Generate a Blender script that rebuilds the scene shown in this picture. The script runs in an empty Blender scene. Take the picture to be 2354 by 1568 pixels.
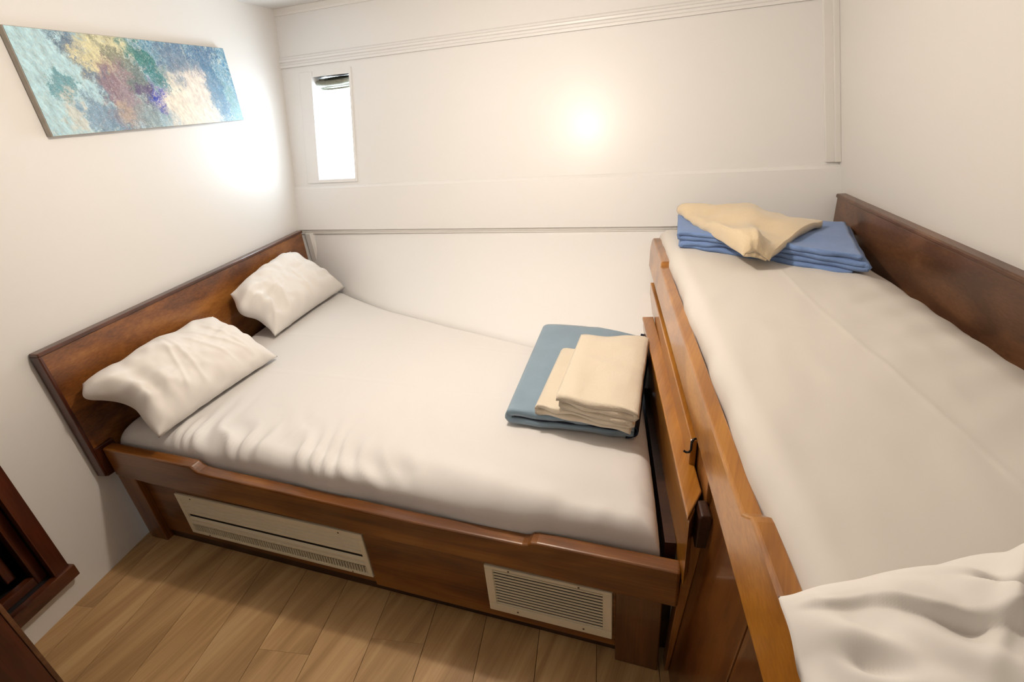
import bpy, bmesh, math, random
from mathutils import Vector, Matrix, noise
random.seed(7)
sc = bpy.context.scene
COL = sc.collection
# ------------------------------------------------------------------ camera
FPX = 1138.87
cam_d = bpy.data.cameras.new('camera'); cam = bpy.data.objects.new('camera', cam_d); COL.objects.link(cam)
cam_d.sensor_fit = 'HORIZONTAL'; cam_d.sensor_width = 36.0; cam_d.lens = FPX * 36.0 / 2354.0
cam_d.clip_start = 0.02; cam_d.clip_end = 100
CR = Vector((0.94694626, 0.31048597, -0.08301352)); CU = Vector((-0.06674499, 0.44264594, 0.89420897)); CF = Vector((-0.31438494, 0.8412271, -0.4398853))
m = Matrix((CR, CU, -CF)).transposed().to_4x4(); m.translation = Vector((1.98157, -0.87008, 1.46415))
cam.matrix_world = m
sc.camera = cam
# ------------------------------------------------------------------ world, exposure
w = bpy.data.worlds.new('daylight'); sc.world = w; w.use_nodes = True
w.node_tree.nodes['Background'].inputs[0].default_value = (0.80, 0.90, 1.0, 1)
w.node_tree.nodes['Background'].inputs[1].default_value = 1.5
vs = sc.view_settings
vs.view_transform = 'Standard'; vs.look = 'None'; vs.gamma = 1.0; vs.use_curve_mapping = False
vs.exposure = 0.17
sc.cycles.max_bounces = 4; sc.cycles.diffuse_bounces = 3; sc.cycles.glossy_bounces = 2; sc.cycles.transmission_bounces = 2
sc.cycles.use_adaptive_sampling = True; sc.cycles.adaptive_threshold = 0.04
LAMP_POS = Vector((1.29, 0.51, 1.925)); LAMP_W = 29.5; LAMP_COL = (1.0, 0.885, 0.76)
WINDOW_EMIT = 15.0
CEIL = 2.02
# ------------------------------------------------------------------ frames
A_ = -0.158; U = Vector((math.sin(A_), math.cos(A_), 0)); N = Vector((math.cos(A_), -math.sin(A_), 0)); Z = Vector((0, 0, 1))
def L(o, s, z): return N * o + U * s + Z * z       # bulkhead frame: distance from left wall, along it, height
def hull_y(x, z): return 1.591 + 0.27 * (z - 0.845) + 0.017 * (x + 0.253)
def smooth(e0, e1, x):
    t = max(0.0, min(1.0, (x - e0) / (e1 - e0))); return t * t * (3 - 2 * t)
def lerp(a, b, t): return a + (b - a) * t
def interp(pts, x):
    if x <= pts[0][0]: return pts[0][1]
    for (x0, y0), (x1, y1) in zip(pts, pts[1:]):
        if x <= x1: return lerp(y0, y1, (x - x0) / (x1 - x0))
    return pts[-1][1]
EDGE = [(-0.25, 1.56), (0.05, 1.478), (0.29, 1.349), (0.52, 1.237), (0.84, 1.13), (1.10, 1.046), (1.27, 0.988), (1.9, 0.80)]
def low_y(x, z):
    yt = 1.60 + 0.017 * (x + 0.25); ye = interp(EDGE, x)
    return yt - (yt - ye) * min(1.0, max(0.0, 0.83 - z) / 0.33) ** 1.3
# ------------------------------------------------------------------ materials
MAT = {}
def nodes(name):
    m = bpy.data.materials.new(name); m.use_nodes = True; nt = m.node_tree
    b = nt.nodes['Principled BSDF']; MAT[name] = m
    return m, nt, b
def nd(nt, t, **k):
    n = nt.nodes.new(t)
    for a, v in k.items(): setattr(n, a, v)
    return n
def plain(name, col, rough=0.5, coat=0.0, metal=0.0, bump=0.0, bscale=200, var=0.0, vscale=6, sheen=0.0, coat_rough=0.08, spec=0.5):
    m, nt, b = nodes(name)
    b.inputs['Base Color'].default_value = (*col, 1); b.inputs['Roughness'].default_value = rough
    b.inputs['Metallic'].default_value = metal; b.inputs['Coat Weight'].default_value = coat; b.inputs['Coat Roughness'].default_value = coat_rough
    b.inputs['Sheen Weight'].default_value = sheen; b.inputs['Specular IOR Level'].default_value = spec
    tc = nd(nt, 'ShaderNodeTexCoord')
    if var:
        n = nd(nt, 'ShaderNodeTexNoise'); n.inputs['Scale'].default_value = vscale; n.inputs['Detail'].default_value = 4
        nt.links.new(tc.outputs['Object'], n.inputs['Vector'])
        mx = nd(nt, 'ShaderNodeMix', data_type='RGBA')
        mx.inputs[6].default_value = (*[c * (1 - var) for c in col], 1); mx.inputs[7].default_value = (*[min(1, c * (1 + var)) for c in col], 1)
        nt.links.new(n.outputs['Fac'], mx.inputs[0]); nt.links.new(mx.outputs[2], b.inputs['Base Color'])
    if bump:
        n2 = nd(nt, 'ShaderNodeTexNoise'); n2.inputs['Scale'].default_value = bscale; n2.inputs['Detail'].default_value = 3
        nt.links.new(tc.outputs['Object'], n2.inputs['Vector'])
        bp = nd(nt, 'ShaderNodeBump'); bp.inputs['Strength'].default_value = bump; bp.inputs['Distance'].default_value = 0.002
        nt.links.new(n2.outputs['Fac'], bp.inputs['Height']); nt.links.new(bp.outputs['Normal'], b.inputs['Normal'])
    return m
def wood(name, c0, c1, c2, axis, rough=0.32, coat=0.6, fine=60, ranobj=False, coat_rough=0.1, long=1.6, bands=9):
    m, nt, b = nodes(name)
    tc = nd(nt, 'ShaderNodeTexCoord'); mp = nd(nt, 'ShaderNodeMapping'); mp2 = nd(nt, 'ShaderNodeMapping')
    rot = -A_ if axis in ('u', 'n') else 0.0
    ax = {'x': 0, 'n': 0, 'u': 1, 'z': 2}[axis]
    pre = nd(nt, 'ShaderNodeMapping'); pre.inputs['Rotation'].default_value = (0, 0, rot)
    nt.links.new(tc.outputs['Object'], pre.inputs['Vector'])
    src = pre.outputs['Vector']
    if ranobj:
        oi = nd(nt, 'ShaderNodeObjectInfo'); vm = nd(nt, 'ShaderNodeVectorMath', operation='SCALE'); cb = nd(nt, 'ShaderNodeCombineXYZ')
        for i in range(3): nt.links.new(oi.outputs['Random'], cb.inputs[i])
        vm.inputs['Scale'].default_value = 37.0; nt.links.new(cb.outputs[0], vm.inputs[0])
        va = nd(nt, 'ShaderNodeVectorMath', operation='ADD'); nt.links.new(src, va.inputs[0]); nt.links.new(vm.outputs[0], va.inputs[1]); src = va.outputs[0]
    s = [bands] * 3; s[ax] = long; mp.inputs['Scale'].default_value = s
    s2 = [fine * 3] * 3; s2[ax] = 5.0; mp2.inputs['Scale'].default_value = s2
    nt.links.new(src, mp.inputs['Vector']); nt.links.new(src, mp2.inputs['Vector'])
    n1 = nd(nt, 'ShaderNodeTexNoise'); n1.inputs['Scale'].default_value = 1.0; n1.inputs['Detail'].default_value = 3; n1.inputs['Distortion'].default_value = 0.8
    n2 = nd(nt, 'ShaderNodeTexNoise'); n2.inputs['Scale'].default_value = 1.0; n2.inputs['Detail'].default_value = 2
    nt.links.new(mp.outputs[0], n1.inputs['Vector']); nt.links.new(mp2.outputs[0], n2.inputs['Vector'])
    ad = nd(nt, 'ShaderNodeMath', operation='MULTIPLY_ADD'); ad.inputs[1].default_value = 0.28
    nt.links.new(n2.outputs['Fac'], ad.inputs[0]); nt.links.new(n1.outputs['Fac'], ad.inputs[2])
    cr = nd(nt, 'ShaderNodeValToRGB'); e = cr.color_ramp.elements
    e[0].position = 0.44; e[0].color = (*c0, 1); e[1].position = 0.84; e[1].color = (*c2, 1)
    k = e.new(0.64); k.color = (*c1, 1)
    nt.links.new(ad.outputs[0], cr.inputs[0])
    outc = cr.outputs[0]
    if ranobj:
        hs = nd(nt, 'ShaderNodeHueSaturation'); mr = nd(nt, 'ShaderNodeMapRange'); mr.inputs[3].default_value = 0.91; mr.inputs[4].default_value = 1.08
        nt.links.new(oi.outputs['Random'], mr.inputs[0]); nt.links.new(mr.outputs[0], hs.inputs['Value']); nt.links.new(outc, hs.inputs['Color']); outc = hs.outputs[0]
    nt.links.new(outc, b.inputs['Base Color'])
    b.inputs['Roughness'].default_value = rough; b.inputs['Coat Weight'].default_value = coat; b.inputs['Coat Roughness'].default_value = coat_rough
    return m
WALLC = (0.84, 0.815, 0.78); HULL_LIT = (0.90, 0.885, 0.87)  # hull white lightened to imitate stronger light than on the bulkheads
plain('paint', WALLC, rough=0.42, coat=0.12, coat_rough=0.28)
plain('paint_gloss_lit', HULL_LIT, rough=0.40, coat=0.22, coat_rough=0.24)
plain('ceiling_paint', (0.85, 0.82, 0.78), rough=0.6)
MH = ((0.105, 0.030, 0.007), (0.24, 0.082, 0.017), (0.40, 0.16, 0.035))
wood('mahogany_u', *MH, 'u', coat=0.45); wood('mahogany_x', (0.078, 0.023, 0.004), (0.175, 0.058, 0.009), (0.29, 0.112, 0.019), 'x', coat=0.4); wood('mahogany_z', *MH, 'z')
HN = ((0.22, 0.075, 0.008), (0.37, 0.140, 0.016), (0.52, 0.225, 0.032))
wood('honey_u', *HN, 'u', coat=0.8, rough=0.28)
wood('mahogany_shade_z', (0.055, 0.015, 0.003), (0.115, 0.036, 0.007), (0.19, 0.068, 0.013), 'z', coat=0.6)  # mahogany darkened to carry shade on near bunk panels and right leg
wood('dark_wood_z', (0.030, 0.005, 0.002), (0.066, 0.012, 0.004), (0.11, 0.024, 0.008), 'z', coat=0.5)
wood('dark_wood_u', (0.042, 0.010, 0.003), (0.09, 0.022, 0.006), (0.14, 0.04, 0.011), 'u', coat=0.5)
wood('walnut_u', (0.07, 0.028, 0.011), (0.125, 0.052, 0.022), (0.20, 0.09, 0.04), 'u', coat=0.4, rough=0.4)
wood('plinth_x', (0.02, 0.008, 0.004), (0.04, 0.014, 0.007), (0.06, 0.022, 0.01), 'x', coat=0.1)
wood('oak_floor', (0.34, 0.195, 0.078), (0.47, 0.285, 0.122), (0.58, 0.375, 0.175), 'u', coat=0.0, rough=0.5, ranobj=True, bands=14, long=1.1, fine=70)
plain('floor_joint', (0.30, 0.18, 0.08), rough=0.8)
plain('sheet', (0.81, 0.785, 0.765), rough=0.85, spec=0.2)
plain('bunk_sheet', (0.77, 0.725, 0.67), rough=0.85, spec=0.2)
plain('pillowcase', (0.86, 0.82, 0.775), rough=0.85, spec=0.2)
plain('blue_fleece', (0.25, 0.35, 0.44), rough=0.95, sheen=0.5, bump=0.5, bscale=420, var=0.12, vscale=14, spec=0.1)
plain('navy_binding', (0.012, 0.018, 0.035), rough=0.7, spec=0.2)
plain('periwinkle_cotton', (0.20, 0.31, 0.58), rough=0.9, sheen=0.3, bump=0.5, bscale=260, var=0.10, vscale=30, spec=0.1)
plain('cream_terry', (0.84, 0.74, 0.59), rough=0.95, sheen=0.4, bump=0.9, bscale=330, spec=0.1)
plain('cream_fleece', (0.80, 0.65, 0.44), rough=0.95, sheen=0.5, bump=0.7, bscale=240, var=0.05, vscale=20, spec=0.1)
plain('vent_plastic', (0.90, 0.82, 0.62), rough=0.45, var=0.05, vscale=20)
plain('vent_shade', (0.012, 0.009, 0.006), rough=0.9)
plain('black_metal', (0.015, 0.013, 0.012), rough=0.35, metal=0.6)
plain('steel', (0.22, 0.22, 0.17), rough=0.35, metal=0.3, var=0.5, vscale=70)
plain('port_rim', (0.03, 0.035, 0.035), rough=0.3)
plain('screw', (0.16, 0.11, 0.06), rough=0.5, metal=0.5)
plain('locker_shade', (0.010, 0.008, 0.008), rough=0.6)  # interior coloured near black to imitate shade in the recess
plain('slate_blue', (0.035, 0.065, 0.085), rough=0.4)
plain('canvas_edge', (0.46, 0.42, 0.36), rough=0.85, var=0.2, vscale=40)
plain('lamp_metal', (0.8, 0.78, 0.74), rough=0.3, metal=0.9)
def emit(name, col, s):
    m, nt, b = nodes(name); b.inputs['Base Color'].default_value = (0.8, 0.8, 0.8, 1)
    b.inputs['Emission Color'].default_value = (*col, 1); b.inputs['Emission Strength'].default_value = s; return m
emit('daylit_pane', (0.74, 0.88, 1.0), WINDOW_EMIT)
emit('lamp_glass', LAMP_COL, 6.0)
# ------------------------------------------------------------------ object helpers
def link(name, me, mat, parent=None, smooth_=False):
    o = bpy.data.objects.new(name, me); COL.objects.link(o)
    if mat and not me.materials: me.materials.append(MAT[mat])
    if smooth_:
        for p in me.polygons: p.use_smooth = True
    if parent is not None:
        o.parent = parent; o.matrix_parent_inverse = Matrix.Translation(-world_loc(parent))
    return o
def world_loc(o):
    v = Vector(o.location)
    return v if o.type == 'EMPTY' else Vector((0, 0, 0))
def bm_obj(name, bm, mat, parent=None, smooth_=False):
    bmesh.ops.recalc_face_normals(bm, faces=bm.faces[:])
    me = bpy.data.meshes.new(name); bm.to_mesh(me); bm.free()
    return link(name, me, mat, parent, smooth_)
def tag(o, label, cat, group=None):
    o['label'] = label; o['category'] = cat
    if group: o['group'] = group
    return o
def struct(o): o['kind'] = 'structure'; return o
def thing(name, loc, label, cat, group=None):
    o = bpy.data.objects.new(name, None); COL.objects.link(o); o.location = loc; o.empty_display_size = 0.1
    return tag(o, label, cat, group)
def bevel(o, wd=0.004, seg=2):
    b = o.modifiers.new('bevel', 'BEVEL'); b.width = wd; b.segments = seg; b.limit_method = 'ANGLE'; b.angle_limit = math.radians(35)
    return o
def prism(name, pts_a, pts_b, mat, parent=None, bev=0.003, seg=2):
    """solid between two matching 3D outlines"""
    bm = bmesh.new(); a = [bm.verts.new(p) for p in pts_a]; b = [bm.verts.new(p) for p in pts_b]; n = len(a)
    bm.faces.new(a); bm.faces.new(b[::-1])
    for i in range(n): bm.faces.new((a[i], b[i], b[(i + 1) % n], a[(i + 1) % n]))
    o = bm_obj(name, bm, mat, parent)
    if bev: bevel(o, bev, seg)
    return o
def slabU(name, o0, o1, poly, mat, parent=None, bev=0.003, seg=2):   # outline in (s,z) of bulkhead frame
    return prism(name, [L(o0, s, z) for s, z in poly], [L(o1, s, z) for s, z in poly], mat, parent, bev, seg)
def slabY(name, y0, y1, poly, mat, parent=None, bev=0.003, seg=2):   # outline in (x,z)
    return prism(name, [Vector((x, y0, z)) for x, z in poly], [Vector((x, y1, z)) for x, z in poly], mat, parent, bev, seg)
def rect(a0, a1, b0, b1): return [(a0, b0), (a1, b0), (a1, b1), (a0, b1)]
def tube(name, pts, r, mat, parent=None, closed=False, res=4):
    cu = bpy.data.curves.new(name, 'CURVE'); cu.dimensions = '3D'; cu.bevel_depth = r; cu.bevel_resolution = res; cu.use_fill_caps = True
    sp = cu.splines.new('POLY'); sp.points.add(len(pts) - 1); sp.use_cyclic_u = closed
    for i, q in enumerate(pts): sp.points[i].co = (*q, 1)
    t = bpy.data.objects.new('tmp', cu); COL.objects.link(t)
    dg = bpy.context.evaluated_depsgraph_get(); me = bpy.data.meshes.new_from_object(t.evaluated_get(dg)); bpy.data.objects.remove(t)
    me.name = name
    return link(name, me, mat, parent, True)
def fbm(v, o=3): return noise.fractal(v, 1.0, 2.0, o)
# ------------------------------------------------------------------ room shell
S0, S1 = -1.35, 2.02            # along the left bulkhead
OR0, ORZ = 2.855, 0.09          # right bulkhead offset at z=.84 and its lean
def or_(z): return OR0 - ORZ * (z - 0.84)
def quad_obj(name, faces, mat, parent=None):
    bm = bmesh.new(); cache = {}
    def V(p):
        k = tuple(round(c, 5) for c in p)
        if k not in cache: cache[k] = bm.verts.new(p)
        return cache[k]
    for f in faces: bm.faces.new([V(p) for p in f])
    me = bpy.data.meshes.new(name); bm.to_mesh(me); bm.free()
    return link(name, me, mat, parent)
# left wall with the opening of the locker
HS0, HS1, HZ0, HZ1 = -0.86, -0.30, 0.150, 0.80
cs, cz = [S0, HS0, HS1, S1 + 0.15], [0.0, HZ0, HZ1, CEIL]
struct(quad_obj('wall_left', [[L(0, cs[i], cz[j]), L(0, cs[i + 1], cz[j]), L(0, cs[i + 1], cz[j + 1]), L(0, cs[i], cz[j + 1])] for i in range(3) for j in range(3) if not (i == 1 and j == 1)], 'paint'))
# right wall (leans a little)
struct(quad_obj('wall_right', [[L(or_(0), S0 - 0.5, 0), L(or_(0), S1, 0), L(or_(CEIL), S1, CEIL), L(or_(CEIL), S0 - 0.5, CEIL)]], 'paint'))
pA, pB = L(0, S0, 0), L(or_(0), S0 - 0.45, 0)
struct(quad_obj('wall_front', [[Vector((pA.x - .1, pA.y, 0)), Vector((pB.x + .2, pA.y, 0)), Vector((pB.x + .2, pA.y, CEIL)), Vector((pA.x - .1, pA.y, CEIL))]], 'paint'))
struct(quad_obj('ceiling', [[Vector((-0.7, -1.6, CEIL)), Vector((3.6, -1.6, CEIL)), Vector((3.6, 2.2, CEIL)), Vector((-0.7, 2.2, CEIL))]], 'ceiling_paint'))
# upper hull panel with window hole
WX0, WX1, WZ0, WZ1 = -0.082, 0.163, 1.124, 1.660
def H(x, z, d=0.0): return Vector((x, hull_y(x, z) - d, z))
hx, hz = [-0.75, WX0, WX1, 3.2], [0.845, WZ0, WZ1, CEIL + 0.02]
wb = struct(quad_obj('wall_back', [[H(hx[i], hz[j]), H(hx[i + 1], hz[j]), H(hx[i + 1], hz[j + 1]), H(hx[i], hz[j + 1])] for i in range(3) for j in range(3) if not (i == 1 and j == 1)], 'paint_gloss_lit'))
# lower hull panel curving inboard
bm = bmesh.new(); XN, ZN = 60, 24
gv = [[bm.verts.new((x, low_y(x, z), z)) for z in [lerp(0.40, 0.84, j / ZN) for j in range(ZN + 1)]] for x in [lerp(-0.32, 2.75, i / XN) for i in range(XN + 1)]]
for i in range(XN):
    for j in range(ZN): bm.faces.new((gv[i][j], gv[i + 1][j], gv[i + 1][j + 1], gv[i][j + 1]))
lp = bm_obj('lower_panel', bm, 'paint_gloss_lit', wb, True)
# strip closing the panel below and above
quad_obj('ledge', [[Vector((-0.5, low_y(-0.5, .84), .84)), Vector((3.0, low_y(3, .84), .84)), Vector((3.0, hull_y(3, .845) + .03, .846)), Vector((-0.5, hull_y(-.5, .845) + .03, .846))]], 'paint', wb)
# mouldings on the hull panel
def hull_strip(name, x0, x1, prof, mat='paint_gloss_lit'):
    """profile: (z, proud) points, run along the hull"""
    a = [H(x0, z, d) for z, d in prof]; b = [H(x1, z, d) for z, d in prof]
    return struct(prism(name, a, b, mat, None, 0.0015, 2))
RX = 2.66
hull_strip('trim_1', -0.36, RX, [(1.722, -.01), (1.722, .010), (1.734, .014), (1.738, .006), (1.748, .006), (1.752, .016), (1.762, .018), (1.766, .010), (1.774, .010), (1.780, .004), (1.780, -.01)])
hull_strip('trim_2', -0.30, RX, [(0.846, -.03), (0.846, .016), (1.076, .016), (1.088, .006), (1.092, -.01)])
hull_strip('trim_3', -0.29, RX, [(0.818, -.03), (0.818, -.004), (0.823, -.001), (0.828, -.001), (0.831, .003), (0.847, .008), (0.847, -.03)], 'paint')
# corner boards at the right bulkhead
def corner_strip(name, w0, w1, d):
    a, b = [], []
    for z, lst in ((1.10, a), (CEIL, b)):
        for off, dd in ((w0, -.005), (w1, -.005), (w1, d), (w0, d)):
            # solve point on hull at bulkhead offset or_(z)-off
            x = 2.6
            for _ in range(6):
                y = hull_y(x, z) - dd; x = (or_(z) - off - N.y * y) / N.x
            lst.append(Vector((x, y, z)))
    return struct(prism(name, a, b, 'paint', None, 0.002))
corner_strip('trim_4', 0.0, 0.022, 0.022)
corner_strip('trim_5', 0.021, 0.055, 0.013)
# upright moulding in the bed corner next to the headboard
struct(prism('trim_6', [Vector((-0.215, 1.602, .52)), Vector((-0.165, 1.604, .52)), Vector((-0.165, 1.585, .52)), Vector((-0.18, 1.575, .52)), Vector((-0.215, 1.575, .52))],
             [Vector((-0.215, 1.602, .822)), Vector((-0.165, 1.604, .822)), Vector((-0.165, 1.585, .822)), Vector((-0.18, 1.575, .822)), Vector((-0.215, 1.575, .822))], 'paint', None, .003))
# ceiling cove line
hull_strip('trim_7', -0.45, RX, [(1.985, -.01), (1.985, .008), (1.995, .016), (2.02, .02), (2.02, -.01)], 'ceiling_paint')
# ------------------------------------------------------------------ window with recess
win = bpy.data.objects.new('window_1', None); COL.objects.link(win); win.location = H((WX0 + WX1) / 2, WZ0); struct(win)
win['label'] = 'bright recessed window with a hinged metal portlight in the white hull wall'
RD = 0.17
def Hr(x, z, d): return H(x, z, 0) + Vector((0.02 * d, d, 0.0))
c = [(WX0, WZ0), (WX1, WZ0), (WX1, WZ1), (WX0, WZ1)]
quad_obj('reveal', [[H(*c[i]), H(*c[(i + 1) % 4]), Hr(*c[(i + 1) % 4], RD), Hr(*c[i], RD)] for i in range(4)], 'paint_gloss_lit', win)
quad_obj('pane', [[Hr(x, z, RD) for x, z in c]], 'daylit_pane', win)
def casing(x0, x1, z0, z1):
    return prism('casing', [H(x0, z0, 0), H(x1, z0, 0), H(x1, z1, 0), H(x0, z1, 0)], [H(x0, z0, .007), H(x1, z0, .007), H(x1, z1, .007), H(x0, z1, .007)], 'paint_gloss_lit', win, .002)
casing(WX0 - .085, WX0 - .001, WZ0 - .02, WZ1 + .03); casing(WX1 + .001, WX1 + .016, WZ0 - .02, WZ1 + .03)
casing(WX0 - .001, WX1 + .001, WZ0 - .02, WZ0 - .001)
# round port rim on the outer pane and the raised portlight under the top of the recess
cx, cz_ = 0.200, 1.475
ring = [Hr(cx + .105 * math.cos(t), cz_ + .105 * math.sin(t), RD - .006) for t in [k / 48 * 2 * math.pi for k in range(48)] if cx + .105 * math.cos(t) < WX1 - .004]
ring = sorted(ring, key=lambda p: math.atan2(p.z - cz_, -(p.x - cx)))
tube('port_rim', ring, 0.005, 'port_rim', win)
def oval(zc, yc, ax_, ay, xc, tilt=0.0, n=48): return [Vector((xc + ax_ * math.cos(t), yc + ay * math.sin(t), zc + tilt * math.sin(t))) for t in [k / n * 2 * math.pi for k in range(n)]]
pc = hull_y(.06, 1.63) + 0.085
port = tube('portlight_ring', oval(1.633, pc - .02, .118, .062, 0.030, .012), 0.015, 'steel', win, True)
tube('portlight_rim', oval(1.602, pc - .012, .112, .055, 0.036, .010), 0.0055, 'steel', port, True)
bm = bmesh.new(); bm.faces.new([bm.verts.new(p) for p in oval(1.628, pc - .02, .112, .056, 0.030, .012)])
bm_obj('portlight_glass', bm, 'steel', port)
prism('hinge', [Vector((-.080, pc - .03, 1.615)), Vector((-.045, pc - .03, 1.615)), Vector((-.045, pc + .02, 1.615)), Vector((-.080, pc + .02, 1.615))],
      [Vector((-.080, pc - .03, 1.650)), Vector((-.045, pc - .03, 1.650)), Vector((-.045, pc + .02, 1.650)), Vector((-.080, pc + .02, 1.650))], 'steel', port, .004)
# ------------------------------------------------------------------ floor and planks
fl = struct(quad_obj('floor', [[Vector((-0.7, -1.6, -0.006)), Vector((3.6, -1.6, -0.006)), Vector((3.6, 2.0, -0.006)), Vector((-0.7, 2.0, -0.006))]], 'floor_joint'))
PW, PL = 0.172, 1.2
bm = bmesh.new(); g = 0.0003
q = [Vector((g, g, 0)), Vector((PW - g, g, 0)), Vector((PW - g, PL - g, 0)), Vector((g, PL - g, 0))]
va = [bm.verts.new(p - Z * .006) for p in q]; vt = [bm.verts.new(p + Vector((.0006 if p.x < PW / 2 else -.0006, 0, 0))) for p in q]
bm.faces.new(vt)
for i in range(4): bm.faces.new((va[i], va[(i + 1) % 4], vt[(i + 1) % 4], vt[i]))
bmesh.ops.rotate(bm, verts=bm.verts[:], cent=(0, 0, 0), matrix=Matrix.Rotation(-A_, 3, 'Z'))
bmesh.ops.recalc_face_normals(bm, faces=bm.faces[:])
pme = bpy.data.meshes.new('plank'); bm.to_mesh(pme); bm.free(); pme.materials.append(MAT['oak_floor'])
stag = [0.05, -0.55, -0.2, -0.85, -0.4, -0.02, -0.7]
for r in range(13):
    o_ = 0.082 + (r - 1) * PW
    for k in range(-1, 1):
        s_ = stag[r % 7] + k * PL - 0.35
        if r == 0 : o_ = 0.082 - PW
        p = bpy.data.objects.new('plank', pme); COL.objects.link(p); p.location = L(o_, s_, 0); p.parent = fl
# ------------------------------------------------------------------ double bed
bed = thing('double_bed', (1.0, 0.75, 0), 'built-in varnished mahogany double bed with vent grilles in its base', 'bed')
# headboard against the left wall
hb = slabU('headboard', 0.006, 0.034, [(-0.026, 0.352), (0.16, 0.352), (1.555, 0.40), (1.562, 0.838), (-0.026, 0.842)], 'mahogany_u', bed, .003)
slabU('cap_moulding', 0.003, 0.040, [(-0.034, 0.840), (1.566, 0.836), (1.566, 0.850), (-0.034, 0.854)], 'dark_wood_u', hb, .004, 3)
slabU('edge_moulding', 0.003, 0.040, [(-0.036, 0.350), (-0.024, 0.350), (-0.024, 0.842), (-0.036, 0.842)], 'dark_wood_z', hb, .003)
# front rail with raised ends
top = [(2.028, .418), (1.672, .420), (1.655, .417), (1.645, .408), (1.63, .404), (1.306, .404), (.93, .415), (.55, .426), (.495, .430), (.482, .438), (.470, .451), (.045, .455)]
fr = slabY('front_rail', 0.0, 0.042, [(0.045, .332), (.225, .322), (1.11, .304), (2.028, .292)] + top, 'mahogany_x', bed, .007, 3)
prism('end_post', [Vector((.012, -.028, .345)), Vector((.044, -.022, .345)), Vector((.044, .05, .345)), Vector((.004, .05, .345))],
      [Vector((.012, -.028, .466)), Vector((.044, -.022, .466)), Vector((.044, .05, .466)), Vector((.004, .05, .466))], 'dark_wood_z', bed, .003)
# base: leg, recessed vent panel, right panel, plinth, right leg
slabY('leg', 0.012, 0.07, [(.028, 0), (.118, 0), (.118, .335), (.028, .335)], 'mahogany_z', bed, .003)
slabY('leg', 0.010, 0.07, [(1.875, 0), (1.992, 0), (1.992, .30), (1.875, .30)], 'mahogany_shade_z', bed, .003)
slabY('base_panel', 0.034, 0.066, rect(.118, 1.086, .04, .33), 'mahogany_x', bed, .002)
slabY('base_panel', 0.024, 0.060, rect(1.086, 1.875, .042, .315), 'mahogany_x', bed, .002)
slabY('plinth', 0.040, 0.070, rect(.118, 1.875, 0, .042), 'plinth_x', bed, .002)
slabU('dark_gap_fill', 1.976, 2.003, rect(-.235, .70, 0, .425), 'plinth_x', bed, 0)  # dark sheet added to fill the open gap in place of shade
slabY('bed_deck', 0.066, 1.0, rect(.10, 1.98, .30, .32), 'plinth_x', bed, 0)
# vents
def vent(x0, x1, z0, z1, yb, fw_s, fw_t, fw_b, nslat, tilt, depth, mid=False, tk=.0022):
    bm = bmesh.new()
    yf = yb - 0.010
    def bx(a0, a1, b0, b1, y0, y1):
        vs_ = [bm.verts.new((x, y, z)) for y in (y0, y1) for x, z in rect(a0, a1, b0, b1)]
        for f in ((0, 1, 2, 3), (7, 6, 5, 4), (0, 4, 5, 1), (1, 5, 6, 2), (2, 6, 7, 3), (3, 7, 4, 0)): bm.faces.new([vs_[i] for i in f])
    bx(x0, x1, z1 - fw_t, z1, yf, yb); bx(x0, x1, z0, z0 + fw_b, yf, yb)
    bx(x0, x0 + fw_s, z0 + fw_b, z1 - fw_t, yf, yb); bx(x1 - fw_s, x1, z0 + fw_b, z1 - fw_t, yf, yb)
    fo = bevel(bm_obj('vent_grille', bm, 'vent_plastic', bed), .0025, 2)
    slabY('vent_shade_sheet', yb - .0015, yb + .001, rect(x0 + fw_s * .5, x1 - fw_s * .5, z0 + fw_b * .5, z1 - fw_t * .5), 'vent_shade', fo, 0)  # near-black sheet stands in for the shade behind the slats
    a, b = z0 + fw_b, z1 - fw_t; pitch = (b - a) / nslat
    me = None
    for i in range(nslat):
        if mid and (i == nslat // 2 or i < 2): continue
        zc = a + (i + .5) * pitch; t = tk / 2; dy = depth; dz = tilt
        pts = [Vector((0, yf + .001, -dz - t)), Vector((0, yf + .001, -dz + t)), Vector((0, yf + .001 + dy, dz + t)), Vector((0, yf + .001 + dy, dz - t))]
        if me is None:
            bmm = bmesh.new(); A1 = [bmm.verts.new(p + Vector((x0 + fw_s, 0, 0))) for p in pts]; B1 = [bmm.verts.new(p + Vector((x1 - fw_s, 0, 0))) for p in pts]
            bmm.faces.new(A1); bmm.faces.new(B1[::-1])
            for k in range(4): bmm.faces.new((A1[k], B1[k], B1[(k + 1) % 4], A1[(k + 1) % 4]))
            bmesh.ops.recalc_face_normals(bmm, faces=bmm.faces[:]); me = bpy.data.meshes.new('slat'); bmm.to_mesh(me); bmm.free(); me.materials.append(MAT['vent_plastic'])
        s = bpy.data.objects.new('slat', me); COL.objects.link(s); s.parent = fo; s.matrix_parent_inverse = Matrix.Identity(4); s.location = (0, 0, zc)
    for sx, sz in ((x0 + .075, z1 - fw_t * .5), (x1 - .09, z1 - fw_t * .5), (x0 + .09, z0 + fw_b * .5), (x1 - .08, z0 + fw_b * .5)):
        sme = bmesh.new(); bmesh.ops.create_uvsphere(sme, u_segments=10, v_segments=6, radius=.0032, matrix=Matrix.Translation((sx, yf, sz)) @ Matrix.Diagonal((1, .5, 1, 1)))
        bm_obj('screw', sme, 'screw', fo, True)
    return fo
v1 = vent(.272, 1.080, .072, .268, .035, .020, .024, .014, 9, .0030, .0070, True, .0090)
bm = bmesh.new()                                       # fine upright fins behind the lower louvres
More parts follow.
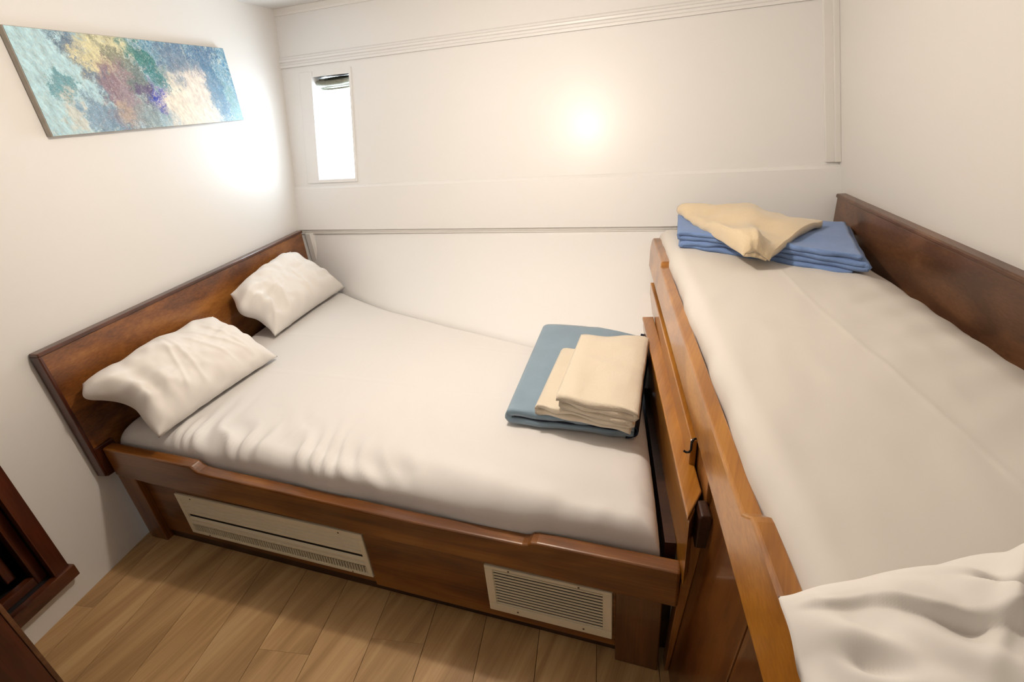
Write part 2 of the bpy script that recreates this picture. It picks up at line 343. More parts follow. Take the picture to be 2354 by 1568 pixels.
for i in range(70):
    x = lerp(.296, 1.056, i / 69); y0, y1, z0, z1 = .0255, .0345, .087, .118
    f = [bm.verts.new(p) for p in ((x, y0, z0), (x + .003, y0, z0), (x + .003, y0, z1), (x, y0, z1), (x, y1, z0), (x + .003, y1, z0), (x + .003, y1, z1), (x, y1, z1))]
    for k in ((0, 1, 2, 3), (0, 4, 5, 1), (1, 5, 6, 2), (2, 6, 7, 3), (3, 7, 4, 0)): bm.faces.new([f[j] for j in k])
fn = bm_obj('fin_row', bm, 'vent_plastic', v1); fn['kind'] = 'stuff'
v2 = vent(1.500, 1.866, .080, .272, .025, .026, .012, .032, 12, .0003, .0026, False, .0046)
# footboard beside the bunk
FB0, FB1 = (2.006, -0.338), (1.988, 0.745)
def fbp(e, t, z): # e: extra offset
    o_ = lerp(FB0[0], FB1[0], t) + e; s_ = lerp(FB0[1] + max(0, e) * 2.2, FB1[1], t); return L(o_, s_, z)
fb = prism('footboard', [fbp(0, 0, .40), fbp(0, 1, .30), fbp(0, 1, .602), fbp(0, 0, .602)], [fbp(.020, 0, .40), fbp(.020, 1, .30), fbp(.020, 1, .602), fbp(.020, 0, .602)], 'honey_u', bed, .002)
prism('cap_rail', [fbp(-.004, 0, .602), fbp(-.004, 1, .602), fbp(-.004, 1, .616), fbp(-.004, 0, .616)], [fbp(.040, 0, .602), fbp(.040, 1, .602), fbp(.040, 1, .616), fbp(.040, 0, .616)], 'honey_u', fb, .004, 3)
# ------------------------------------------------------------------ bunk
bunk = thing('bunk', L(2.45, 0.4, 0), 'raised varnished single bunk along the right wall with scalloped rail', 'bunk')
RO_T, RO_B = 2.064, 2.037      # rail leans a little outwards at its foot
prof_top = [(-1.25, .808), (-.525, .808), (-.512, .806), (-.498, .795), (-.485, .786), (-.40, .784), (.70, .788), (.845, .790), (.858, .796), (.872, .806), (1.16, .808), (1.238, .806), (1.255, .796)]
ra, rb = [], []
bot = [(1.20, .708), (-1.25, .708)]
for s_, z_ in prof_top + bot:
    o_ = lerp(RO_B, RO_T, (z_ - .708) / .10); ra.append(L(o_, s_, z_)); rb.append(L(o_ + .036, s_, z_))
rail = prism('lee_rail', ra, rb, 'honey_u', bunk, .006, 3)
slabU('front_panel', 2.050, 2.066, [(-.28, 0), (.80, 0.30), (.92, .69), (-.28, .712)], 'mahogany_z', bunk, .002)
def tilted(name, sa, sb_, mat):                       # near panels lean outwards
    f_ = lambda z, e: 1.999 + .098 * z + e
    return prism(name, [L(f_(z, 0), s_, z) for s_, z in rect(sa, sb_, 0, .712)], [L(f_(z, .016), s_, z) for s_, z in rect(sa, sb_, 0, .712)], mat, bunk, .002)
tilted('front_panel', -.583, -.282, 'mahogany_shade_z'); tilted('front_panel', -1.25, -.588, 'mahogany_shade_z')
slabU('batten', 2.030, 2.046, [(-.16, .60), (.93, .60), (.945, .69), (-.16, .69)], 'honey_u', bunk, .003)
slabU('bunk_deck', 2.09, 2.80, rect(-1.2, 1.15, .70, .715), 'plinth_x', bunk, 0)
# tapered stile and turned latch block at the foot of the double bed
wp = [(1.988, 0), (1.998, 0), (2.049, .505), (2.020, .525), (2.012, .42)]
prism('stile', [L(o_, -.300, z) for o_, z in wp], [L(o_, -.262, z) for o_, z in wp], 'mahogany_z', bunk, .002)
bp_ = [(2.026, .512), (2.056, .512), (2.058, .600), (2.052, .612), (2.034, .612), (2.028, .602)]
lb = prism('latch_block', [L(o_, -.325, z) for o_, z in bp_], [L(o_, -.275, z) for o_, z in bp_], 'plinth_x', bunk, .004, 3)
hk = [L(2.040, -.172, .704), L(2.034, -.176, .706), L(2.029, -.180, .700), L(2.028, -.183, .690), L(2.028, -.184, .680), L(2.024, -.184, .673), L(2.017, -.182, .671), L(2.012, -.180, .674)]
tube('hook', hk, .0028, 'black_metal', bunk)
# side board on the right wall
sb = slabU('side_board', 2.812, 2.836, [(-1.25, .70), (1.17, .70), (1.185, .968), (-1.25, .958)], 'walnut_u', bunk, .003)
slabU('cap_moulding', 2.808, 2.848, [(-1.25, .958), (1.192, .966), (1.192, .982), (-1.25, .974)], 'walnut_u', sb, .005, 3)
# ------------------------------------------------------------------ soft goods
def mattress_mesh(corner_fn, nu, nv, W_, D_, zt, zb, r, disp, edge_drop=None):
    """corner_fn(u,v)->(x,y); W_,D_ sizes in metres; rounded edges and skirts"""
    def spaced(n, size):
        k = r / size; a = [k * (1 - math.cos(i / 7 * math.pi / 2)) for i in range(7)]
        return a + [lerp(k, 1 - k, i / n) for i in range(n + 1)] + [1 - q for q in a[::-1]]
    us, vs_ = spaced(nu, W_), spaced(nv, D_)
    bm = bmesh.new()
    def P(u, v):
        d = min(u * W_, (1 - u) * W_, 9); e = min(v * D_, (1 - v) * D_, 9)
        def drop(t): return 0 if t >= r else r * (1 - math.sqrt(max(0, 1 - ((r - t) / r) ** 2)))
        x, y = corner_fn(u, v); z = zt - max(drop(d), drop(e)) - .35 * min(drop(d), drop(e))
        dx, dy, dz = disp(u, v, x, y)
        return Vector((x + dx, y + dy, z + dz))
    G = [[bm.verts.new(P(u, v)) for v in vs_] for u in us]
    for i in range(len(us) - 1):
        for j in range(len(vs_) - 1): bm.faces.new((G[i][j], G[i + 1][j], G[i + 1][j + 1], G[i][j + 1]))
    loop = [G[i][0] for i in range(len(us))] + [G[-1][j] for j in range(1, len(vs_))] + [G[i][-1] for i in range(len(us) - 2, -1, -1)] + [G[0][j] for j in range(len(vs_) - 2, 0, -1)]
    prev = loop
    for k in range(1, 5):
        ring_ = [bm.verts.new(Vector((p.co.x, p.co.y, lerp(p.co.z, zb, k / 4)))) for p in loop]
        for i in range(len(loop)): bm.faces.new((prev[i], prev[(i + 1) % len(loop)], ring_[(i + 1) % len(loop)], ring_[i]))
        prev = ring_
    bm.faces.new(prev)
    return bm
# --- double mattress
def mcorner(u, v):
    lx = .056 + .002; a = Vector((.052, .060)); b_ = Vector((1.972, .050))
    y = lerp(.056, 1.0, v)
    # left edge follows headboard, right edge follows footboard
    xl = .050 - .16 * 0
    yfront = .056
    x0 = lambda yy: (.046 + .159 * 0 - N.y * yy) / N.x + .012
    x1 = lambda yy: (1.962 - N.y * yy) / N.x
    # guess x then back edge
    xg = lerp(x0(.06), x1(.06), u); yb_ = interp(EDGE, lerp(-.2, 1.8, u)) + .015
    yy = lerp(yfront, yb_, v); x = lerp(x0(yy), x1(yy), u)
    yb_ = interp(EDGE, x) + .012; yy = lerp(yfront, yb_, v); x = lerp(x0(yy), x1(yy), u)
    return x, yy
def ridge(t): return 1 - abs((t % 1.0) * 2 - 1)
def mdisp(u, v, x, y):
    fr_ = y - .056
    z = .006 * fbm(Vector((x * 2.2, y * 2.2, 3.1)), 2)
    # pulled folds over the front edge
    win_ = smooth(.25, .40, x) * (1 - smooth(1.0, 1.35, x)); f = math.exp(-((fr_ - .05) / .085) ** 2)
    t = x * 11 + y * 6 + 1.6 * noise.noise(Vector((x * 5, y * 3, 0)))
    z += win_ * f * .022 * (ridge(t) ** 1.6 - .4) + win_ * math.exp(-((fr_ - .16) / .14) ** 2) * .004 * (ridge(t * .8 + .3) - .5)
    # long diagonal swags right of the middle
    w2 = smooth(.75, 1.05, x) * (1 - smooth(1.6, 1.95, x)); f2 = math.exp(-((fr_ - .03) / .07) ** 2)
    z += w2 * f2 * .018 * math.sin((x * 4.2 + y * 16) * 1.6 + .5)
    dy = -.016 * w2 * math.exp(-(fr_ / .03) ** 2) * (math.sin(x * 9) * .5 + .5)
    # sheet sagging lower towards the right end
    z -= .018 * smooth(1.2, 1.9, x) * math.exp(-(fr_ / .10) ** 2)
    z += .010 * smooth(.12, 0, fr_) * fbm(Vector((x * 9, y * 4, 7)), 3)
    # pressed creases
    for c0 in (.52, .86): z += .0016 * math.exp(-((y - c0 - .03 * math.sin(x * 2)) / .006) ** 2)
    for c1 in (.75, 1.28): z += .0013 * math.exp(-((x - c1 - .02 * math.sin(y * 3)) / .006) ** 2)
    z += .0035 * smooth(.6, .0, fr_) * noise.noise(Vector((x * 14 + y * 9, y * 5 - x * 3, 1)))
    # small gathers down the right end
    if u > .9: z += .006 * smooth(.95, 1, u) * noise.noise(Vector((y * 40, 2, 0)))
    return 0, dy, z
mo = bm_obj('mattress', mattress_mesh(mcorner, 170, 110, 1.92, 1.2, .502, .325, .06, mdisp), 'sheet', None, True)
tag(mo, 'wide mattress under a white fitted sheet in the double bed', 'mattress')
# --- bunk mattress
BD0 = 2.094
def bcorner(u, v):
    o_ = lerp(BD0, 2.808, u); s_ = lerp(-1.2, 1.30 - .17 * u - .02, v); p = L(o_, s_, 0); return p.x, p.y
def bdisp(u, v, x, y):
    z = .007 * fbm(Vector((x * 2, y * 2, 9)), 2) - .016 * u - .035 * smooth(.80, 1.0, u)
    p = Vector((x, y, 0)); o_ = p.dot(N); s_ = p.dot(U)
    z += .0025 * smooth(.35, .9, u) * math.sin((s_ * 2.2 - o_ * 1.2) * 22 + 2 * noise.noise(Vector((x * 3, y * 3, 0)))) * smooth(-.2, .4, noise.noise(Vector((x * 2.5, y * 2.5, 4))) + .25)
    z += .0016 * math.exp(-((o_ - 2.46 + .02 * math.sin(s_ * 3)) / .006) ** 2) + .0014 * math.exp(-((s_ - .18) / .006) ** 2)
    z += .0025 * noise.noise(Vector((x * 16, y * 8, 1)))
    do = .010 * noise.noise(Vector((s_ * 4.0, 1, 0))) * smooth(.06, 0, u) + .006 * noise.noise(Vector((s_ * 9, 5, 0))) * smooth(.05, 0, u)
    return N.x * do, N.y * do, z
bmo = bm_obj('mattress', mattress_mesh(bcorner, 90, 190, .714, 2.45, .850, .722, .055, bdisp), 'bunk_sheet', None, True)
tag(bmo, 'narrow mattress under a cream-white sheet on the raised bunk', 'mattress')
# --- pillows
def pillow(name, cor, up, T, dn, label, seed, wr=1.0, nu=110, nv=80, extra=None, sag=.05, pw=2.4, pu=3.6, endf=None, topf=None):
    """cor: (u0v0,u1v0,u1v1,u0v1)"""
    cor = [Vector(c) for c in cor]; up = Vector(up).normalized(); bm = bmesh.new()
    def base(u, v):
        p = cor[0] * (1 - u) * (1 - v) + cor[1] * u * (1 - v) + cor[2] * u * v + cor[3] * (1 - u) * v
        c_ = (cor[0] + cor[1] + cor[2] + cor[3]) / 4
        k = sag * ((4 * u * (1 - u)) * (abs(2 * v - 1) ** 3) + (4 * v * (1 - v)) * (abs(2 * u - 1) ** 3))
        p = p.lerp(c_, k)
        if endf: p = p + (cor[0] - cor[1]).normalized() * endf(v) * (1 - u) ** 4
        if topf: p = p + (cor[3] - cor[0]).normalized() * topf(u) * v ** 3
        return p
    def hgt(u, v):
        a = max(0, 1 - abs(2 * u - 1) ** pu); b_ = max(0, 1 - abs(2 * v - 1) ** pw)
        return (a * b_) ** .55
    def wrk(u, v):
        q = base(u, v) * 1.0 + Vector((seed, 0, 0))
        ed = max(abs(2 * u - 1), abs(2 * v - 1)) ** 2
        ang = math.atan2(v - .5, u - .5)
        rad = math.sin(ang * 13 + 3 * noise.noise(q * 6)) * ed * smooth(1.0, .86, max(abs(2 * u - 1), abs(2 * v - 1)))
        return wr * (.010 * fbm(q * 7, 3) * hgt(u, v) + .0045 * rad + .004 * noise.noise(q * 22) * ed)
    T_, B_ = [], []
    for i in range(nu + 1):
        rt_, rb_ = [], []
        for j in range(nv + 1):
            u, v = i / nu, j / nv; p = base(u, v); h = hgt(u, v)
            e = extra(u, v) if extra else 0.0
            rim = i in (0, nu) or j in (0, nv)
            wv = .004 * noise.noise(p * 25 + Vector((seed, 3, 1)))
            vt_ = bm.verts.new(p + up * (T * h + wrk(u, v) * (0 if rim else 1) + e + wv))
            rt_.append(vt_)
            rb_.append(vt_ if rim else bm.verts.new(p - up * (dn * h + .001) + up * wv))
        T_.append(rt_); B_.append(rb_)
    for i in range(nu):
        for j in range(nv):
            bm.faces.new((T_[i][j], T_[i + 1][j], T_[i + 1][j + 1], T_[i][j + 1]))
            f = (B_[i][j], B_[i][j + 1], B_[i + 1][j + 1], B_[i + 1][j])
            if len(set(f)) >= 3: 
                try: bm.faces.new(f)
                except ValueError: pass
    o = bm_obj(name, bm, 'pillowcase', None, True)
    return tag(o, label, 'pillow', 'white pillows')
def afold(u, v):
    e = -.030 * math.exp(-((u - .16 - .10 * (v - .5)) / .045) ** 2) * math.exp(-((v - .52) / .30) ** 2)      # slack open end of the case
    e += .012 * math.exp(-((u - .07) / .04) ** 2) * math.sin(math.pi * v)
    for k, (c0, sl) in enumerate(((.34, .25), (.43, .12), (.62, -.2), (.74, -.28), (.80, -.1))):
        e += .0065 * math.exp(-((u - c0 - sl * (v - .4)) / .016) ** 2) * smooth(.05, .3, v) * smooth(.95, .55, v)
    return e
def bfold(u, v):
    e = -.022 * math.exp(-((u - .20 - .06 * (v - .5)) / .05) ** 2) * math.exp(-((v - .40) / .30) ** 2)
    e += .016 * math.exp(-((u - .09) / .05) ** 2) * math.sin(math.pi * v)
    for c0, sl in ((.10, .3), (.26, .2), (.55, .1)):
        e += .007 * math.exp(-((u - c0 - sl * (v - .3)) / .018) ** 2) * smooth(.03, .2, v) * smooth(.8, .4, v)
    return e
# u runs along the headboard (near -> far), v from mattress edge up to the headboard
pillow('pillow', ((.325, .035, .522), (.305, .632, .520), L(.078, .645, .690), L(.078, .035, .712)), (.62, -.12, .78), .115, .05,
       'white pillow leaning on the headboard at the near front corner of the double bed', 1.3, 1.7, extra=afold, endf=lambda v: .055 * math.exp(-((v - .84) / .14) ** 2) - .012 * math.exp(-((v - .42) / .16) ** 2), topf=lambda u: .018 * math.sin(math.pi * u) + .006 * math.sin(u * 17))
pillow('pillow', ((.135, .805, .522), (.065, 1.475, .522), L(.075, 1.345, .782), L(.078, .800, .735)), (.62, -.12, .78), .120, .05,
       'white pillow leaning on the headboard in the far corner by the hull wall', 5.1, 1.7, extra=bfold, endf=lambda v: .058 * math.exp(-((v - .66) / .22) ** 2), topf=lambda u: .022 * math.sin(math.pi * u))
HEM = [(-.1, .96), (.0, .955), (.055, .905), (.115, .880), (.195, .812), (.275, .765), (.40, .70), (.7, .60), (1.0, .5)]
def cfold(u, v):
    # hem of the pillowcase opening lies over the stuffed body, with soft folds beside it
    line = interp(HEM, u)
    e = .011 * smooth(line - .010, line + .014, v) * smooth(.0, .05, u) * (1 - .9 * smooth(line + .03, 1.0, v))
    e -= .010 * smooth(line - .09, line - .005, v) * (1 - smooth(line - .012, line + .006, v)) * smooth(.10, .22, u)
    e -= .026 * math.exp(-((u - .072 - (.78 - v) * .55) / .017) ** 2) * math.exp(-((v - .755) / .045) ** 2)
    e += .012 * math.exp(-((u - .105 - (.78 - v) * .55) / .022) ** 2) * math.exp(-((v - .75) / .08) ** 2)
    e -= .016 * math.exp(-((v - .835 + (u - .30) * .9) / .014) ** 2) * math.exp(-((u - .31) / .045) ** 2)
    e += .010 * math.exp(-((v - .80 - (u - .30) * 1.3) / .030) ** 2) * smooth(.18, .30, u)
    e += .006 * math.sin((u * 2.2 + v * 1.1) * 26 + 4 * noise.noise(Vector((u * 6, v * 6, 3)))) * smooth(1.0, .86, v)
    return e
pillow('pillow', ((2.15, -.86, .885), (2.74, -.80, .885), (2.70, -.155, .925), (2.112, -.425, .925)), (0, .05, 1), .105, .03,
       'crumpled white pillow at the near end of the raised bunk', 9.7, .8, 220, 220, cfold, .02, 2.6, 2.6)
# --- folded cloths
def resample(path, n):
    d = [0]
    for a, b_ in zip(path, path[1:]): d.append(d[-1] + math.hypot(b_[0] - a[0], b_[1] - a[1]))
    out = []
    for k in range(n):
        t = d[-1] * k / (n - 1); i = max(0, min(len(path) - 2, next((j for j in range(len(d) - 1) if d[j + 1] >= t), len(path) - 2)))
        f = (t - d[i]) / max(1e-9, d[i + 1] - d[i]); out.append((lerp(path[i][0], path[i + 1][0], f), lerp(path[i][1], path[i + 1][1], f)))
    return out
def fold_path(ends, pitch):
    """serpentine: ends = list of x turning points, layers pitch apart"""
    pts = [(ends[0], 0)]; z = 0
    for i in range(1, len(ends)):
        d = 1 if ends[i] > ends[i - 1] else -1
        if i < len(ends) - 1:
            r_ = pitch / 2; cx_ = ends[i] - d * r_
            pts.append((cx_, z))
            for k in range(1, 8): a = k / 8 * math.pi; pts.append((cx_ + d * r_ * math.sin(a), z + r_ - r_ * math.cos(a)))
            z += pitch; pts.append((cx_, z))
        else: pts.append((ends[i], z))
    return pts
def folded(name, path, width, th, quad, z0, mat, parent=None, amp=.003, nf=8.0, nl=40, npth=150, seed=0.0, zfn=None, edge_amp=.004, pf=None):
    """path in metres across 'width', mapped to quad corners (a0b0,a1b0,a1b1,a0b1) in plan"""
    pr = resample(path, npth); lo, hi = [], []
    for i, (x, z) in enumerate(pr):
        a = pr[max(0, i - 1)]; b_ = pr[min(npth - 1, i + 1)]; tx, tz = b_[0] - a[0], b_[1] - a[1]; l_ = math.hypot(tx, tz) or 1
        lo.append((x + tz / l_ * th / 2, z - tx / l_ * th / 2)); hi.append((x - tz / l_ * th / 2, z + tx / l_ * th / 2))
    loop = lo + hi[::-1]; mz = min(z for x, z in loop)
    q = [Vector(c) for c in quad]; bm = bmesh.new(); rows = []
    for k in range(nl + 1):
        b_ = k / nl; row = []
        for x, z in loop:
            a = x / width; e = Vector((noise.noise(Vector((x * 14, z * 60, seed))), noise.noise(Vector((x * 14, z * 60, seed + 9)))))
            p = q[0] * (1 - a) * (1 - b_) + q[1] * a * (1 - b_) + q[2] * a * b_ + q[3] * (1 - a) * b_
            tp = (z - mz) * (pf(a, b_) if pf else 1.0)
            nn = noise.noise(Vector((p.x * nf, p.y * nf, seed + z * 12)))
            endw = (abs(2 * b_ - 1) ** 8) * edge_amp
            p2 = p + (q[3] - q[0]).normalized() * e.x * endw * 2
            dz = amp * nn * min(1, tp / .02) + (zfn(a, b_, tp) if zfn else 0)
            row.append(bm.verts.new((p2.x + .4 * amp * nn, p2.y + .4 * amp * nn, z0 + tp + dz)))
        rows.append(row)
    n = len(loop)
    for k in range(nl):
        for i in range(n): bm.faces.new((rows[k][i], rows[k][(i + 1) % n], rows[k + 1][(i + 1) % n], rows[k + 1][i]))
    for row in (rows[0], rows[-1]):       # caps as quads across the thickness
        for i in range(npth - 1): bm.faces.new((row[i], row[i + 1], row[n - 2 - i], row[n - 1 - i]))
    return bm_obj(name, bm, mat, parent, True)
# light blue blanket with navy binding, on the double bed
MZ = .509
bl = thing('folded_blanket', (1.66, .72, MZ), 'light blue blanket with navy edging, folded at the foot of the double bed', 'blanket')
BQ = ((1.478, .378), (1.878, .376), (1.868, 1.045), (1.428, 1.035))
folded('blanket_cloth', fold_path([.40, 0, .40], .030), .40, .022, BQ, MZ, 'blue_fleece', bl, .005, 6, zfn=lambda a, b, t: -.006 * a * (t > .02))
folded('lining', [(.392, .0), (.02, .0)], .40, .005, BQ, MZ + .0235, 'navy_binding', bl, .001, 6)
def bq(a, b_): q = [Vector(c) for c in BQ]; return q[0] * (1 - a) * (1 - b_) + q[1] * a * (1 - b_) + q[2] * a * b_ + q[3] * (1 - a) * b_
folded('binding', fold_path([.0, .034, .0], .048), .034, .004, (bq(.94, -.004), bq(1.03, -.004), bq(1.03, 1.004), bq(.94, 1.004)), MZ - .001, 'navy_binding', bl, .002, 6)
# cream towel on it
tw = folded('folded_towel', fold_path([.30, .0, .305, .082, .315, .07], .0165), .32, .0155,
            ((1.578, .372), (1.893, .330), (1.884, .825), (1.572, .765)), MZ + .053, 'cream_terry', None, .0075, 13, seed=3, edge_amp=.010,
            zfn=lambda a, b, t: .006 * math.exp(-((a - .35) / .12) ** 2) * min(1, t / .04) - .010 * smooth(.85, 1.0, a) * min(1, t / .03))
tag(tw, 'cream terry towel folded on the light blue blanket', 'towel')
# periwinkle bed cover on the bunk
BZ = .853
bt = folded('folded_coverlet', fold_path([.575, .01, .612, .0, .59], .0185), .60, .0165,
            ((1.962, 1.265), (2.552, .975), (2.600, 1.44), (1.955, 1.54)), BZ, 'periwinkle_cotton', None, .006, 11, seed=6, npth=220, edge_amp=.012, zfn=lambda a, b, t: -.022 * a - .012 * (1 - b) * smooth(.3, 0, a))
tag(bt, 'periwinkle blue cotton coverlet folded at the far end of the bunk', 'blanket')
cf = folded('folded_fleece', fold_path([.27, .0, .31], .030), .31, .026,
            ((2.185, .960), (2.270, .985), (2.490, 1.34), (1.965, 1.515)), BZ + .060, 'cream_fleece', None, .015, 12, seed=8, nl=80, npth=180, edge_amp=.004, pf=lambda a, b: .30 + .70 * math.sqrt(max(0, 1 - (1 - min(1, b / .14)) ** 2)),
            zfn=lambda a, b, t: -.028 * a * a + .013 * math.sin(b * 7 + a * 4) * min(1, t / .03) - .012 * (1 - b) + .014 * math.exp(-((a - .45) / .15) ** 2) * min(1, t / .03))
tag(cf, 'cream fleece cloth folded on top of the periwinkle coverlet', 'blanket')
# ------------------------------------------------------------------ painting
pt = thing('painting', L(.01, .85, 1.47), 'unframed canvas with an abstract blue, teal and cream painting on the left wall', 'painting')
PS0, PS1, PZ0, PZ1 = .345, 1.352, 1.473, 1.793
slabU('stretcher', .002, .022, rect(PS0, PS1, PZ0, PZ1), 'canvas_edge', pt, .002)
bm = bmesh.new(); uvl = bm.loops.layers.uv.new('UVMap')
f = bm.faces.new([bm.verts.new(L(.0235, s, z)) for s, z in rect(PS0 + .002, PS1 - .002, PZ0 + .002, PZ1 - .002)])
for lp_, uv in zip(f.loops, ((0, 0), (1, 0), (1, 1), (0, 1))): lp_[uvl].uv = uv
me = bpy.data.meshes.new('canvas'); bm.to_mesh(me); bm.free()
m_, nt, b_ = nodes('abstract_paint'); b_.inputs['Roughness'].default_value = .45
tc = nd(nt, 'ShaderNodeTexCoord'); mp = nd(nt, 'ShaderNodeMapping'); mp.inputs['Scale'].default_value = (3.15, 1, 1)
nt.links.new(tc.outputs['UV'], mp.inputs[0])
n1 = nd(nt, 'ShaderNodeTexNoise'); n1.inputs['Scale'].default_value = 5.5; n1.inputs['Detail'].default_value = 7; n1.inputs['Roughness'].default_value = .68
nt.links.new(mp.outputs[0], n1.inputs['Vector'])
sub = nd(nt, 'ShaderNodeVectorMath', operation='SUBTRACT'); sub.inputs[1].default_value = (.5, .5, .5); nt.links.new(n1.outputs['Color'], sub.inputs[0])
scl = nd(nt, 'ShaderNodeVectorMath', operation='SCALE'); scl.inputs['Scale'].default_value = .75; nt.links.new(sub.outputs[0], scl.inputs[0])
wv = nd(nt, 'ShaderNodeVectorMath', operation='ADD'); nt.links.new(mp.outputs[0], wv.inputs[0]); nt.links.new(scl.outputs[0], wv.inputs[1])
fine = nd(nt, 'ShaderNodeTexNoise'); fine.inputs['Scale'].default_value = 15; fine.inputs['Detail'].default_value = 8; fine.inputs['Roughness'].default_value = .75
mpd = nd(nt, 'ShaderNodeMapping', vector_type='TEXTURE'); mpd.inputs['Rotation'].default_value = (0, 0, .6); mpd.inputs['Scale'].default_value = (.75, 1.6, 1)
nt.links.new(wv.outputs[0], mpd.inputs[0]); nt.links.new(mpd.outputs[0], fine.inputs['Vector'])
cr = nd(nt, 'ShaderNodeValToRGB'); e = cr.color_ramp.elements
e[0].position = .36; e[0].color = (.03, .10, .26, 1); e[1].position = .62; e[1].color = (.62, .62, .56, 1)
k = e.new(.45); k.color = (.10, .27, .42, 1); k = e.new(.53); k.color = (.33, .50, .57, 1)
nt.links.new(fine.outputs['Fac'], cr.inputs[0]); col = cr.outputs[0]
# blobs: centre x (0..3.15), y, half sizes, angle, colour, strength
blobs = [(.30, .55, .50, .80, .2, (.62, .86, .92), .8), (.35, .48, .16, .14, 0, (.06, .33, .42), .7), (.75, .70, .13, .50, .55, (.10, .17, .33), .8), (.93, .62, .05, .22, .7, (.05, .05, .08), .7),
         (1.02, .85, .38, .22, .3, (.86, .80, .50), .9), (1.30, .60, .16, .48, .75, (.24, .28, .24), .8), (1.05, .38, .20, .36, .2, (.50, .33, .38), .8), (.95, .18, .18, .16, 0, (.74, .60, .48), .8),
         (1.62, .72, .12, .50, .78, (.06, .30, .28), .9), (1.85, .42, .13, .28, .8, (.02, .34, .46), 1.0), (1.60, .33, .20, .16, -.2, (.06, .10, .62), 1.0), (1.40, .42, .12, .10, .3, (.16, .10, .25), .8),
         (2.15, .22, .48, .46, -.3, (.98, .90, .78), 1.0), (2.38, .48, .30, .28, 0, (.95, .86, .78), .85), (2.05, .82, .28, .22, .3, (.20, .30, .48), .7), (2.62, .85, .30, .24, .2, (.10, .20, .42), .6),
         (2.72, .40, .16, .42, .2, (.16, .36, .58), .8), (3.02, .22, .13, .30, .2, (.35, .62, .66), .85), (.70, .14, .30, .18, -.4, (.14, .24, .46), .6), (1.32, .13, .22, .22, .5, (.42, .50, .50), .7), (.34, .22, .10, .22, 0, (.70, .70, .64), .8)]
for x, y, sx, sy, ang, c_, st in blobs:
    mp2 = nd(nt, 'ShaderNodeMapping', vector_type='TEXTURE'); mp2.inputs['Location'].default_value = (x, y, 0); mp2.inputs['Rotation'].default_value = (0, 0, ang); mp2.inputs['Scale'].default_value = (sx * 1.15, sy * 1.15, 50)
    nt.links.new(wv.outputs[0], mp2.inputs[0])
    ln = nd(nt, 'ShaderNodeVectorMath', operation='LENGTH'); nt.links.new(mp2.outputs[0], ln.inputs[0])
    ad = nd(nt, 'ShaderNodeMath', operation='MULTIPLY_ADD'); ad.inputs[1].default_value = 2.6; nt.links.new(fine.outputs['Fac'], ad.inputs[0]); nt.links.new(ln.outputs['Value'], ad.inputs[2])
    mr = nd(nt, 'ShaderNodeMapRange', interpolation_type='SMOOTHSTEP'); mr.inputs[1].default_value = 2.45; mr.inputs[2].default_value = 1.90; mr.inputs[3].default_value = 0; mr.inputs[4].default_value = st
    nt.links.new(ad.outputs[0], mr.inputs[0])
    mx = nd(nt, 'ShaderNodeMix', data_type='RGBA'); nt.links.new(mr.outputs[0], mx.inputs[0]); nt.links.new(col, mx.inputs[6]); mx.inputs[7].default_value = (*[q * (.62 if sum(c_) < 1.9 else .86) for q in c_], 1); col = mx.outputs[2]
st_ = nd(nt, 'ShaderNodeTexNoise'); st_.inputs['Scale'].default_value = 9; st_.inputs['Detail'].default_value = 9; st_.inputs['Roughness'].default_value = .8
mps = nd(nt, 'ShaderNodeMapping', vector_type='TEXTURE'); mps.inputs['Rotation'].default_value = (0, 0, .45); mps.inputs['Scale'].default_value = (.5, 1.5, 1); mps.inputs['Location'].default_value = (7, 3, 0)
nt.links.new(mp.outputs[0], mps.inputs[0]); nt.links.new(mps.outputs[0], st_.inputs['Vector'])
mrs = nd(nt, 'ShaderNodeMapRange'); mrs.inputs[1].default_value = .36; mrs.inputs[2].default_value = .64; mrs.inputs[3].default_value = .72; mrs.inputs[4].default_value = 1.38; nt.links.new(st_.outputs['Fac'], mrs.inputs[0])
hsv = nd(nt, 'ShaderNodeHueSaturation'); hsv.inputs['Saturation'].default_value = 1.12; nt.links.new(mrs.outputs[0], hsv.inputs['Value']); nt.links.new(col, hsv.inputs['Color']); col = hsv.outputs[0]
# spatter of pale specks
sp = nd(nt, 'ShaderNodeTexNoise'); sp.inputs['Scale'].default_value = 38; sp.inputs['Detail'].default_value = 3; nt.links.new(wv.outputs[0], sp.inputs['Vector'])
mr = nd(nt, 'ShaderNodeMapRange'); mr.inputs[1].default_value = .60; mr.inputs[2].default_value = .68; nt.links.new(sp.outputs['Fac'], mr.inputs[0])
mx = nd(nt, 'ShaderNodeMix', data_type='RGBA'); nt.links.new(mr.outputs[0], mx.inputs[0]); nt.links.new(col, mx.inputs[6]); mx.inputs[7].default_value = (.82, .80, .74, 1); col = mx.outputs[2]
nt.links.new(col, b_.inputs['Base Color'])
link('canvas', me, 'abstract_paint', pt)
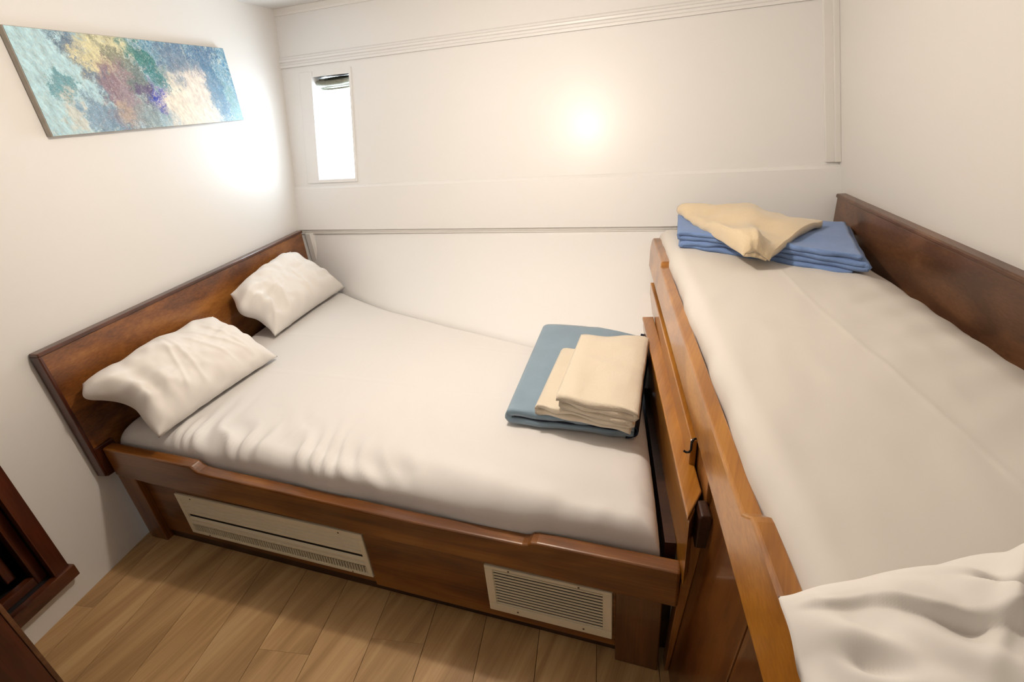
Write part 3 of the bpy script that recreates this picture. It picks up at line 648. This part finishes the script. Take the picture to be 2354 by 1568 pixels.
# ------------------------------------------------------------------ locker opening low in the left wall
lk = thing('wall_locker', L(0, -.58, .10), 'dark mahogany framed locker opening low in the left wall', 'locker')
slabU('frame_stile', -.002, .018, rect(HS1 - .006, -.258, .150, .84), 'dark_wood_z', lk, .003)
slabU('frame_stile', -.002, .018, rect(-.90, HS0 + .002, .148, .84), 'dark_wood_z', lk, .003)
slabU('frame_header', -.002, .018, rect(HS0 + .002, HS1 - .002, .798, .84), 'dark_wood_u', lk, .003)
slabU('sill', -.002, .030, rect(-.90, -.250, .105, .153), 'dark_wood_u', lk, .004)
slabU('inner_stile', -.050, -.022, rect(-.332, -.300, .15, .80), 'dark_wood_z', lk, .003)
slabU('inner_rail', -.050, -.022, rect(-.86, -.332, .15, .182), 'dark_wood_u', lk, .003)
slabU('inner_stile', -.095, -.070, rect(-.372, -.345, .19, .80), 'dark_wood_z', lk, .003)
def box_in(): # locker inside
    a = [(-.86, .15), (-.30, .15), (-.30, .80), (-.86, .80)]
    fs = [[L(0, *a[i]), L(0, *a[(i + 1) % 4]), L(-.25, *a[(i + 1) % 4]), L(-.25, *a[i])] for i in range(4)] + [[L(-.25, *p) for p in a]]
    return quad_obj('locker_box', fs, 'locker_shade', lk)
box_in()
bs = slabU('storage_box', -.16, -.105, [(-.66, .16), (-.395, .16), (-.395, .222), (-.66, .222)], 'slate_blue', None, .004)
tag(bs, 'slate blue box inside the dark locker opening', 'box')
# ------------------------------------------------------------------ wardrobe corner in the foreground
wd = thing('wardrobe', L(.2, -.95, 0), 'dark red mahogany wardrobe corner at the bottom left edge of the photo', 'wardrobe')
p0 = Vector((.419, -.514)); wo = N.x * p0.x + N.y * p0.y; wsx = U.x * p0.x + U.y * p0.y
slabU('carcass', .036, wo - .012, rect(-1.30, wsx - .002, .0, 1.1), 'dark_wood_z', wd, .002)
slabU('side_panel', wo - .012, wo, rect(-1.30, wsx - .012, .0, 1.1), 'dark_wood_z', wd, .002)
slabU('edge_lipping', wo - .012, wo + .001, rect(wsx - .011, wsx, .0, 1.1), 'walnut_u', wd, .002)
# ------------------------------------------------------------------ ceiling lamp (above the frame)
lm = thing('ceiling_lamp', (LAMP_POS.x, LAMP_POS.y, CEIL), 'small round warm ceiling lamp above the double bed', 'lamp')
def disc(name, r0, r1, z0, z1, mat, n=40):
    bm = bmesh.new(); c0 = Vector((LAMP_POS.x, LAMP_POS.y, 0))
    a = [bm.verts.new(c0 + Vector((r0 * math.cos(t), r0 * math.sin(t), z0))) for t in [k / n * 2 * math.pi for k in range(n)]]
    b = [bm.verts.new(c0 + Vector((r1 * math.cos(t), r1 * math.sin(t), z1))) for t in [k / n * 2 * math.pi for k in range(n)]]
    bm.faces.new(a); bm.faces.new(b[::-1])
    for i in range(n): bm.faces.new((a[i], a[(i + 1) % n], b[(i + 1) % n], b[i]))
    return bm_obj(name, bm, mat, lm)
disc('lamp_base', .075, .080, CEIL - .012, CEIL - .0005, 'lamp_metal'); disc('lamp_bezel', .062, .072, CEIL - .022, CEIL - .012, 'lamp_metal'); disc('lamp_lens', .045, .060, CEIL - .030, CEIL - .022, 'lamp_glass')
ld = bpy.data.lights.new('lamp_light', 'POINT'); ld.energy = LAMP_W; ld.color = LAMP_COL; ld.shadow_soft_size = .035
lo = bpy.data.objects.new('lamp_light', ld); COL.objects.link(lo); lo.location = LAMP_POS
